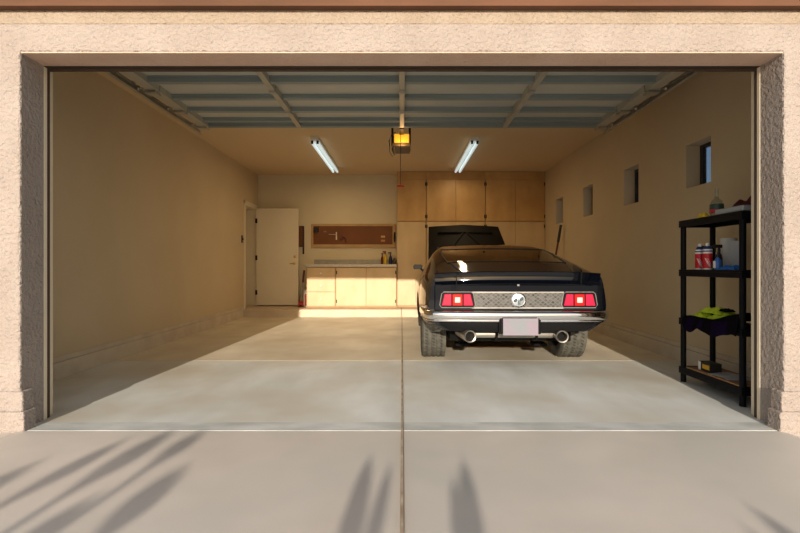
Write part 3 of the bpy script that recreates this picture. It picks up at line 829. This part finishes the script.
def patch(name, y0, y1, ua, ub, m, off=.004, both=True, ny=14, nu=8, half=None, parent=None):
    """piece of body surface pushed outwards; across the centreline if both"""
    bm = bmesh.new(); rows = []
    for i in range(ny + 1):
        y = y0 + (y1 - y0) * i / ny
        P = []
        us = [ua + (ub - ua) * j / nu for j in range(nu + 1)]
        L = [S(y, u) for u in us]
        pts = [(-x, z) for x, z in L]
        if both: pts += [(x, z) for x, z in L[-2::-1]]
        if half == 1: pts = [(x, z) for x, z in L]
        rows.append([bm.verts.new((x, y, z)) for x, z in pts])
    for i in range(ny):
        for j in range(len(rows[0]) - 1):
            bm.faces.new((rows[i][j], rows[i + 1][j], rows[i + 1][j + 1], rows[i][j + 1]))
    bm.normal_update()
    c = Vector((0, (y0 + y1) / 2, .6))
    for f in bm.faces: pass
    nsum = sum(((f.calc_center_median() - c).dot(f.normal) for f in bm.faces))
    sg = 1 if nsum > 0 else -1
    mv = [(v, v.normal.copy()) for v in bm.verts]
    for v, nn in mv: v.co += nn * off * sg
    return mk(name, bm, m, parent or car, smooth=True)
patch('rear_window', .52, 1.45, 6.45, 8, M['car_glass'], .002, ny=16)
patch('trunk_gap', .045, .515, 6.48, 8, M['gap'], .0015)
patch('trunk_lid', .04, .505, 6.53, 8, M['paint'], .004)
patch('windshield', 2.9, 3.33, 5.95, 8, M['car_glass'], .001)
for h in (0, 1):
    patch('side_window', 1.70, 2.97, 5.15, 5.99, M['car_glass'], .001, both=False, half=h)
# window trims (thin bright lines at the rear glass edge)
def edge_line(name, pts, r, m, parent=None):
    bm = bmesh.new(); tube(bm, pts, r, 6); return mk(name, bm, m, parent or car, smooth=True)
def SP(y, u, s, o=.004):
    x, z = S(y, u); return (s * x, y, z + o)
edge_line('window_trim', [SP(1.44, u, -1) for u in (6.45, 6.7, 7, 7.5, 8)] + [SP(1.44, u, 1) for u in (7.5, 7, 6.7, 6.45)], .006, M['black_trim'])
edge_line('window_trim', [SP(.53, u, -1) for u in (6.45, 6.7, 7, 7.5, 8)] + [SP(.53, u, 1) for u in (7.5, 7, 6.7, 6.45)], .006, M['black_trim'])
for s in (-1, 1):
    edge_line('window_trim', [SP(y, 6.45, s) for y in (.53, .75, .95, 1.2, 1.44)], .007, M['black_trim'])
    edge_line('drip_rail', [SP(y, 6.03, s) for y in (1.75, 2.0, 2.3, 2.6, 2.88)], .008, M['black_trim'])
# cabin interior: floor pan, seats, dash
cb = bmesh.new(); box(cb, -.62, .62, .5, 3.3, .45, .62); box(cb, -.6, .6, 1.0, 1.5, .62, .98); box(cb, -.66, .66, 3.0, 3.3, .6, .92)
mk('cabin_floor', cb, M['cabin'], car)
for x in (-.36, .36):
    bm = bmesh.new(); box(bm, x - .25, x + .25, 1.95, 2.45, .55, .75); prism(bm, [(x - .24, 1.95, .7), (x + .24, 1.95, .7), (x + .2, 1.78, 1.18), (x - .2, 1.78, 1.18)], (0, .12, .02))
    mk('seat', bm, M['cabin'], car, bevel=.04)
# underbody
bm = B((-.62, .62, .35, 4.5, .27, .42)); box(bm, -.60, .60, .06, .36, .40, .52); mk('underbody', bm, M['under'], car)
for ya in (RA, FA):
    for s in (-1, 1):
        bm = bmesh.new(); a, b = sorted((s * .60, s * .63)); box(bm, a, b, ya - .4, ya + .4, .30, .75)
        a, b = sorted((s * .60, s * .88)); box(bm, a, b, ya - .34, ya + .34, .755, .77)
        mk('wheel_well', bm, M['under'], car)
# rear fascia pieces ------------------------------------------------
def ribbon_x(name, prof, x1, m, curve=0.0, parent=None, n=24, bevel=0, taper=None):
    """sweep a (y,z) profile across the car from -x1 to x1; ends swept forward by curve"""
    bm = bmesh.new(); rows = []
    for i in range(n + 1):
        x = -x1 + 2 * x1 * i / n; f = abs(x) / x1
        dy = curve * f ** 3; kz = taper(f) if taper else 0
        rows.append([bm.verts.new((x, y + dy, z + kz * (1 if z > prof_mid else 1))) for y, z in prof])
    for a, b in zip(rows, rows[1:]):
        for k in range(len(prof)):
            bm.faces.new((a[k], a[(k + 1) % len(prof)], b[(k + 1) % len(prof)], b[k]))
    bm.faces.new(rows[0][::-1]); bm.faces.new(rows[-1])
    return mk(name, bm, m, parent or car, smooth=True, bevel=bevel)
prof_mid = 0
# duck-tail lip across the deck edge
ribbon_x('spoiler', [(.10, .985), (.02, .990), (-.026, .990), (-.032, .984), (-.018, .910), (-.020, .906), (-.038, .872), (-.036, .866), (.03, .862), (.10, .862)], .795, M['paint'], .05, taper=lambda f: -.02 * f ** 3)
for s in (-1, 1):
    mk('seam', B((s * .592 - .0025, s * .592 + .0025, -.038, .02, .862, .985)), M['gap'], car)
# black recessed panel
mk('tail_panel', B((-.80, .80, .0, .05, .61, .865)), M['paint'], car, bevel=.01)
# honeycomb panel with bright surround
mk('honeycomb_panel', B((-.44, .43, -.010, .0, .645, .788)), M['grille'], car)
mk('panel_trim', B((-.445, .435, -.014, .002, .783, .795), (-.445, .435, -.014, .002, .634, .645)), M['alu'], car)
# fuel cap emblem in the centre
ex, ez = .0, .716
bm = bmesh.new(); rr = []
lathe(bm, [(.072, -.012), (.072, -.030), (.060, -.036), (.060, -.012)], (ex, 0, ez), 'y', 36, closed=True)
for k in range(18):
    a = 2 * PI * k / 18; box(bm, ex + .068 * math.cos(a) - .006, ex + .068 * math.cos(a) + .006, -.031, -.012, ez + .068 * math.sin(a) - .006, ez + .068 * math.sin(a) + .006)
fc = mk('fuel_cap', bm, M['chrome'], car)
bm = bmesh.new(); lathe(bm, [(.061, -.012), (.061, -.028), (.03, -.033), (0, -.034)], (ex, 0, ez), 'y', 30, caps=False); mk('cap_face', bm, mat('cap_face', (.62, .68, .72), .25, .9), fc, smooth=True)
# running-horse style mark over three bars, dark on the disc
bm = bmesh.new()
for k, x in enumerate((-.004, .010)):
    box(bm, ex + x - .004, ex + x + .004, -.037, -.030, ez - .045, ez + .02)
prism(bm, [(ex - .050, -.036, ez - .016), (ex - .028, -.036, ez - .022), (ex - .012, -.036, ez - .008), (ex - .016, -.036, ez + .014), (ex - .034, -.036, ez + .016), (ex - .046, -.036, ez + .004)], (0, .006, 0))
prism(bm, [(ex + .014, -.036, ez - .010), (ex + .034, -.036, ez - .006), (ex + .046, -.036, ez + .010), (ex + .040, -.036, ez + .030), (ex + .022, -.036, ez + .028), (ex + .014, -.036, ez + .010)], (0, .006, 0))
mk('emblem_mark', bm, mat('emblem_mark', (.05, .08, .10), .4, .3), fc)
bm = bmesh.new(); lathe(bm, [(0, -.004), (.012, -.004), (.012, .01)], (0.002, 0, .858), 'y', 14, caps=False)
bm.transform(Matrix.Translation((0, -.0, 0))) ; mk('trunk_lock', bm, M['chrome'], car, smooth=True)
# tail lamps
for s in (-1, 1):
    c = .581 * s
    lp = mk('tail_lamp', B(), M['alu'], car) if False else None
    bm = bmesh.new()
    hw, z0, z1 = .174, .638, .796
    prism(bm, [(c - hw, -.012, z0 + .03), (c - hw + .02, -.012, z0), (c + hw - .02, -.012, z0), (c + hw, -.012, z0 + .03), (c + hw - .018, -.012, z1 - .02), (c + hw - .04, -.012, z1), (c - hw + .04, -.012, z1), (c - hw + .018, -.012, z1 - .02)], (0, .03, 0))
    lamp = mk('tail_lamp', bm, M['black_trim'], car, bevel=.006)
    bm = bmesh.new()
    ring = [(c - hw + .004, z0 + .03), (c - hw + .022, z0 + .004), (c + hw - .022, z0 + .004), (c + hw - .004, z0 + .03), (c + hw - .022, z1 - .022), (c + hw - .042, z1 - .004), (c - hw + .042, z1 - .004), (c - hw + .022, z1 - .022)]
    tube(bm, [(x, -.014, z) for x, z in ring] + [(ring[0][0], -.014, ring[0][1])], .0045, 6)
    mk('lamp_bezel', bm, M['alu'], lamp)
    for k, (xa, xb, sl, sr) in enumerate(((-.150, -.058, .026, 0), (-.048, .048, 0, 0), (.058, .150, 0, .026))):
        bm = bmesh.new()
        prism(bm, [(c + xa, -.026, z0 + .024), (c + xb, -.026, z0 + .024), (c + xb - sr, -.022, z1 - .024), (c + xa + sl, -.022, z1 - .024)], (0, .02, 0))
        ln = mk('lens', bm, M['lamp_mid'] if k == 1 else M['lamp_red'], lamp, bevel=.005, label='red lamp lens with white reversing square' if k == 1 else None)
        if k == 1:
            mk('reverse_lens', B((c - .026, c + .026, -.030, -.02, z0 + .052, z0 + .104)), M['lamp_white'], lamp, bevel=.004, label='white reversing lens')
# bumper: swept chrome bar wrapping the corners
path = [(-.915, .52), (-.905, .30), (-.885, .12), (-.855, .02), (-.79, -.045), (-.6, -.075), (-.3, -.090), (0, -.095)]
path = path + [(-x, y) for x, y in path[-2::-1]]
# refine path
fine = []
for i in range(len(path) - 1):
    p0 = path[max(i - 1, 0)]; p1 = path[i]; p2 = path[i + 1]; p3 = path[min(i + 2, len(path) - 1)]
    for j in range(4):
        t_ = j / 4
        fine.append(tuple(.5 * ((2 * p1[d]) + (-p0[d] + p2[d]) * t_ + (2*p0[d]-5*p1[d]+4*p2[d]-p3[d]) * t_*t_ + (-p0[d]+3*p1[d]-3*p2[d]+p3[d]) * t_**3) for d in range(2)))
fine.append(path[-1])
bprof = [(-.05, .612), (-.012, .617), (.006, .611), (.016, .594), (.017, .566), (.008, .538), (-.004, .525), (.004, .520), (.002, .514), (-.05, .514)]
bm = bmesh.new(); rows = []
for i, (x, y) in enumerate(fine):
    a = fine[max(i - 1, 0)]; b = fine[min(i + 1, len(fine) - 1)]
    d = Vector((b[0] - a[0], b[1] - a[1])).normalized(); nrm = Vector((d.y, -d.x))
    rows.append([bm.verts.new((x + nrm.x * o, y + nrm.y * o, z)) for o, z in bprof])
for a, b in zip(rows, rows[1:]):
    for k in range(len(bprof)):
        bm.faces.new((a[k], a[(k + 1) % len(bprof)], b[(k + 1) % len(bprof)], b[k]))
bm.faces.new(rows[0][::-1]); bm.faces.new(rows[-1])
mk('bumper', bm, M['chrome'], car, smooth=True)
# lower valance
bm = bmesh.new(); rows = []
for i in range(25):
    x = -.86 + 1.72 * i / 24; f = abs(x) / .86
    zb = .405 + .012 * f + max(0, (f - .72) / .28) ** 2 * .095
    yb = -.055 + .14 * f ** 4
    rows.append([bm.verts.new((x, yb + .03, .53)), bm.verts.new((x, yb, .50)), bm.verts.new((x, yb + .005, (zb + .5) / 2)), bm.verts.new((x * .985, yb + .035, zb)), bm.verts.new((x * .98, yb + .10, zb + .01)), bm.verts.new((x * .98, yb + .10, .53))])
for a, b in zip(rows, rows[1:]):
    for k in range(6): bm.faces.new((a[k], a[(k + 1) % 6], b[(k + 1) % 6], b[k]))
bm.faces.new(rows[0][::-1]); bm.faces.new(rows[-1])
mk('valance', bm, M['valance'], car, smooth=True)
# licence plate with its bracket
pl = mk('license_plate', B((-.168, .160, -.128, -.122, .392, .552)), M['plate'], car, bevel=.012, label='pale blank licence plate')
mk('plate_bracket', B((-.20, -.17, -.10, -.04, .40, .54), (.162, .192, -.10, -.04, .40, .54), (-.19, .18, -.118, -.09, .41, .54)), M['valance'], car, bevel=.006)
# exhausts, tank, axle
for x, kx in ((-.475, .06), (.412, -.02)):
    bm = bmesh.new()
    lathe(bm, [(.047, -.045), (.058, -.05), (.060, -.04), (.052, .12), (.046, .26), (.036, .27)], seg=24, axis='y', caps=False)
    lathe(bm, [(.047, -.045), (.044, .02), (.04, .2), (0, .2)], seg=24, axis='y', caps=False)
    rot = Matrix.Rotation(kx * 4, 4, 'Z') @ Matrix.Rotation(.03, 4, 'X')
    bm.transform(Matrix.Translation((x, 0, .372)) @ rot)
    ep = mk('exhaust_tip', bm, M['steel'], car, smooth=True)
    bm = bmesh.new(); lathe(bm, [(.040, .05), (0, .051)], seg=20, axis='y', caps=False); bm.transform(Matrix.Translation((x, 0, .372)) @ rot); mk('bore', bm, M['gap'], ep)
    tube_bm = bmesh.new(); tube(tube_bm, [(x - kx, .25, .375), (x * .95, .5, .40), (x * .85, .9, .50), (x * .8, 1.4, .33), (x * .6, 2.2, .28)], .032, 12)
    mk('exhaust_pipe', tube_bm, M['alu'], car, smooth=True)
bm = bmesh.new()
ell = [(.20 + .11 * math.cos(a), .372 + .048 * math.sin(a)) for a in [2 * PI * k / 20 for k in range(20)]]
prism(bm, [(-.40, y, z) for y, z in ell], (.78, 0, 0)); mk('muffler', bm, M['alu'], car, smooth=True, bevel=.01)
for x in (-.19, .20):
    bm = B((x - .012, x + .012, .08, .32, .318, .326), (x - .012, x + .012, .078, .088, .32, .42)); mk('tank_strap', bm, M['under'], car)
bm = bmesh.new(); tube(bm, [(-.62, RA, .33), (.62, RA, .33)], .045, 12)
lathe(bm, [(.03, -.16), (.12, -.08), (.14, 0), (.12, .08), (.03, .16)], (0, RA, .33), 'y', 16); mk('rear_axle', bm, M['under'], car, smooth=True)
for x in (-.50, .36):
    bm = bmesh.new(); tube(bm, [(x, .60, .44), (x + .03, .72, .20), (x + .05, .76, .165)], [.03, .032, .022], 10)
    box(bm, x - .03, x + .11, .66, .84, .16, .19); mk('shock_absorber', bm, M['under'], car)
# wheels
def wheel(x, y, w, s):
    t_ = bpy.data.objects.new('wheel', None); COL.objects.link(t_); t_.parent = car; t_.location = (x, y, TR - .008)
    R = TR
    bm = bmesh.new(); h = w / 2
    prof = [(R * .62, -h * .9), (R * .80, -h), (R * .95, -h * .96), (R * .985, -h * .86)]
    gro = []
    for k in range(5):
        a = -h * .80 + k * h * .40 - .0
        prof += [(R, a - h * .02 if k else -h * .84), (R, a + h * .30 - .012), (R - .009, a + h * .30 - .009), (R - .009, a + h * .30 + .0)]
    prof = prof[:-2] + [(R * .985, h * .86), (R * .95, h * .96), (R * .80, h), (R * .62, h * .9)]
    prof = [(r, min(h, p)) for r, p in prof]
    lathe(bm, prof, axis='x', seg=56, caps=False)
    # lateral sipes
    ty = mk('tyre', bm, M['tyre'], t_, smooth=True)
    bm = bmesh.new()
    for k in range(56):
        a = 2 * PI * k / 56
        for j in range(3):
            xo = -h * .62 + j * h * .62; aa = a + j * .05
            c = Vector((xo, (R - .001) * math.cos(aa), (R - .001) * math.sin(aa)))
            tv = Vector((0, -math.sin(aa), math.cos(aa))); rv = Vector((0, math.cos(aa), math.sin(aa))); xv = Vector((1, 0, 0))
            u_ = (xv * .9 + tv * .45).normalized()
            w_ = u_.cross(rv)
            vs = [bm.verts.new(c + u_ * (h * .13 * i) + w_ * (.003 * j2) + rv * .002) for i, j2 in ((-1, -1), (1, -1), (1, 1), (-1, 1))]
            bm.faces.new(vs)
    mk('tread_grooves', bm, M['tyre_groove'], ty)
    bm = bmesh.new(); lathe(bm, [(R * .64, -h * .85), (R * .60, -h * .8), (R * .58, 0), (R * .60, h * .8), (R * .64, h * .85)], axis='x', seg=40, caps=False)
    lathe(bm, [(R * .58, s * h * .2), (R * .3, s * h * .35), (R * .18, s * h * .6), (R * .16, s * h * .75), (0, s * h * .76)], axis='x', seg=40, caps=False)
    for k in range(5):
        a = 2 * PI * k / 5; d = Vector((0, math.cos(a), math.sin(a)))
        tube(bm, [Vector((s * h * .62, 0, 0)) + d * R * .15, Vector((s * h * .5, 0, 0)) + d * R * .58], [.035, .025], 8)
    mk('rim', bm, M['rim'], t_, smooth=True)
    return t_
wheel(-.770, RA, .265, -1); wheel(.770, RA, .265, 1)
wheel(-.755, FA, .235, -1); wheel(.755, FA, .235, 1)
# door mirror
bm = bmesh.new(); tube(bm, [(-.80, 2.60, .93), (-.86, 2.60, 1.01)], .016, 8)
prism(bm, [(-.965, 2.55, 1.0), (-.845, 2.55, 1.005), (-.835, 2.55, 1.05), (-.86, 2.55, 1.068), (-.955, 2.55, 1.068), (-.975, 2.55, 1.04)], (0, .11, 0))
mk('door_mirror', bm, M['black_trim'], car, bevel=.008)
# open hood, hinged at the cowl
bm = bmesh.new(); hl = 1.42; nh = 10; rows = []
for side in (0, 1):
    for i in range(nh + 1):
        v = i / nh
        hw = .715 - .055 * v
        row = []
        for j in range(13):
            u = j / 12 * 2 - 1
            crown = .016 * (1 - u * u) + .01 * (1 if abs(u) < .3 else 0) * (1 - abs(u) / .3) 
            lead = (.03 * (1 - u * u)) * (v == 1)
            z = crown - (.022 if side == 0 else 0) - .03 * v * v
            if side == 0 and (abs(u) > .9 or v > .93 or v < .05): z -= .015
            row.append(bm.verts.new((u * hw, v * hl + lead, z)))
        rows.append(row)
def gridf(rs, flip):
    for a, b in zip(rs, rs[1:]):
        for j in range(12):
            q = (a[j], a[j + 1], b[j + 1], b[j]); bm.faces.new(q[::-1] if flip else q)
lo, hi_ = rows[:nh + 1], rows[nh + 1:]
gridf(lo, True); gridf(hi_, False)
for i in range(nh):
    bm.faces.new((lo[i][0], hi_[i][0], hi_[i + 1][0], lo[i + 1][0])); bm.faces.new((lo[i][12], lo[i + 1][12], hi_[i + 1][12], hi_[i][12]))
for j in range(12):
    bm.faces.new((lo[0][j], lo[0][j + 1], hi_[0][j + 1], hi_[0][j])); bm.faces.new((lo[nh][j], hi_[nh][j], hi_[nh][j + 1], lo[nh][j + 1]))
hood = mk('hood', bm, M['hood_under'], car, smooth=True, loc=(0, 3.36, .985), label='raised hood seen from its dark underside')
hood.rotation_euler = (math.radians(36), 0, 0)
bm = bmesh.new()
for a, b in (((-.55, .1), (.0, 1.2)), ((.55, .1), (.0, 1.2)), ((-.56, .15), (.56, .15)), ((-.5, 1.15), (.5, 1.15))):
    tube(bm, [(a[0], a[1], .012), (b[0], b[1], .002)], .022, 6)
mk('brace', bm, M['hood_under'], hood, smooth=True)
bm = B((-.42, .42, 3.42, 4.35, .45, .78)); box(bm, -.2, .2, 3.6, 4.1, .78, .9); mk('engine', bm, M['under'], car, bevel=.03)
# cardboard under the car
tag(mk('floor_cardboard', B((-.43, .43, -.16, .2, 0, .008)), M['card'], loc=(1.23, 3.18, .024)), 'flat brown cardboard lying on the floor beneath the car', 'cardboard')

# ------------------------------------------------------------------ plants behind the camera whose shadows lie on the driveway
SUN = Vector((.06, 1.0, -.23)).normalized()
def plant(label, base, leaves, seed):
    """tall thin-stemmed desert plant with a blade at the top of each stem; leaves: (x, y, length, width) of the shadow each blade lays on the driveway"""
    rnd = random.Random(seed)
    bm = bmesh.new()
    def up(x, y):
        d = (y - base[1]) / SUN.y
        return Vector((x, y, 0)) - SUN * d          # point above the plant's own line that shades (x, y)
    for x, y, l, w in leaves:
        tip = up(x, y); bot = up(x + rnd.uniform(-.03, .03) - .06 * l, y - l)
        oy = rnd.uniform(-.12, .12)
        pts = [Vector((base[0] + rnd.uniform(-.04, .04), base[1], -.02)), bot.lerp(Vector((base[0], base[1], 0)), .25), bot, bot.lerp(tip, .45), bot.lerp(tip, .8), tip]
        ws = [.012, .008, .02, w * .5, w * .36, .003]
        v = []
        for k, (p, q) in enumerate(zip(pts, ws)):
            p = p + Vector((0, oy * min(1, k / 2), 0))
            v.append((bm.verts.new(p + Vector((-q, 0, 0))), bm.verts.new(p + Vector((0, .015, 0))), bm.verts.new(p + Vector((q, 0, 0)))))
        for p, q in zip(v, v[1:]):
            bm.faces.new((p[0], p[1], q[1], q[0])); bm.faces.new((p[1], p[2], q[2], q[1]))
    o = mk('yucca_plant', bm, M['leaf'])
    tag(o, label, 'plant')
plant('tall yucca across the driveway whose blades shade the doorway side', (-1.75, -6.3), [(-1.47, -.06, .9, .15), (-1.27, .0, .55, .13), (-1.14, -.62, .75, .16), (-1.68, -.25, .8, .12), (-1.95, -.35, 1.0, .15), (-1.40, -.8, .8, .14), (-2.1, -.6, .9, .12)], 1)
plant('slim yucca across the driveway shading the strip beside the centre seam', (-.5, -5.8), [(-.175, -.52, 1.3, .10), (-.06, -.60, 1.3, .07)], 2)
plant('slim yucca across the driveway shading the slab behind the car', (-.02, -5.9), [(.33, -.48, 1.2, .10), (.25, -.72, .8, .06)], 3)
plant('slim yucca across the driveway shading the corner below the shelf unit', (1.1, -5.9), [(1.52, -.88, .8, .10), (1.38, -1.05, .6, .08)], 4)

# ------------------------------------------------------------------ light, world, camera
sd = bpy.data.lights.new('sun', 'SUN'); sd.energy = 4.6; sd.angle = math.radians(.6); sd.color = (1.0, .885, .76)
so = bpy.data.objects.new('sun', sd); COL.objects.link(so); so.rotation_euler = SUN.to_track_quat('-Z', 'Y').to_euler(); so.location = (-2, -12, 5)
wld = bpy.data.worlds.new('sky'); SC.world = wld; wld.use_nodes = True
nt = wld.node_tree; bg = nt.nodes['Background']
sky = nt.nodes.new('ShaderNodeTexSky'); sky.sky_type = 'NISHITA'; sky.sun_disc = False
sky.sun_elevation = math.radians(13); sky.sun_rotation = math.radians(180 + 3.4); sky.dust_density = 1.5
mixn = nt.nodes.new('ShaderNodeMix'); mixn.data_type = 'RGBA'; mixn.inputs['Factor'].default_value = .55
mixn.inputs['B'].default_value = (3.2, 3.3, 3.5, 1)
nt.links.new(sky.outputs['Color'], mixn.inputs['A']); nt.links.new(mixn.outputs['Result'], bg.inputs['Color'])
bg.inputs['Strength'].default_value = .165
# added warm fill lamps to brighten the interior, placed below the ceiling fixtures
for x in (-1.365, 1.14):
    ld = bpy.data.lights.new('interior_fill', 'AREA'); ld.shape = 'RECTANGLE'; ld.size = .12; ld.size_y = 2.3; ld.energy = 13; ld.color = (1.0, .74, .42)
    lo_ = bpy.data.objects.new('interior_fill', ld); COL.objects.link(lo_); lo_.location = (x, 5.6, ZC - .13)
ld = bpy.data.lights.new('opener_bulb', 'POINT'); ld.energy = 2; ld.shadow_soft_size = .05; ld.color = (1, .6, .25)
lo_ = bpy.data.objects.new('opener_bulb', ld); COL.objects.link(lo_); lo_.location = (0, 3.2, 2.62)

cam = bpy.data.cameras.new('camera'); co = bpy.data.objects.new('camera', cam); COL.objects.link(co)
co.location = (0, CY, CZ); co.rotation_euler = (PI / 2, 0, 0)
cam.sensor_width = 36; cam.lens = F * 36 / 800; cam.shift_x = -2 / 800; cam.shift_y = .5 / 800
cam.clip_start = .05
SC.camera = co
SC.view_settings.view_transform = 'Standard'
SC.view_settings.look = 'None'
SC.view_settings.exposure = .16
SC.view_settings.gamma = .90
SC.cycles.use_denoising = True
SC.cycles.max_bounces = 10; SC.cycles.diffuse_bounces = 6
SC.cycles.sample_clamp_indirect = 6
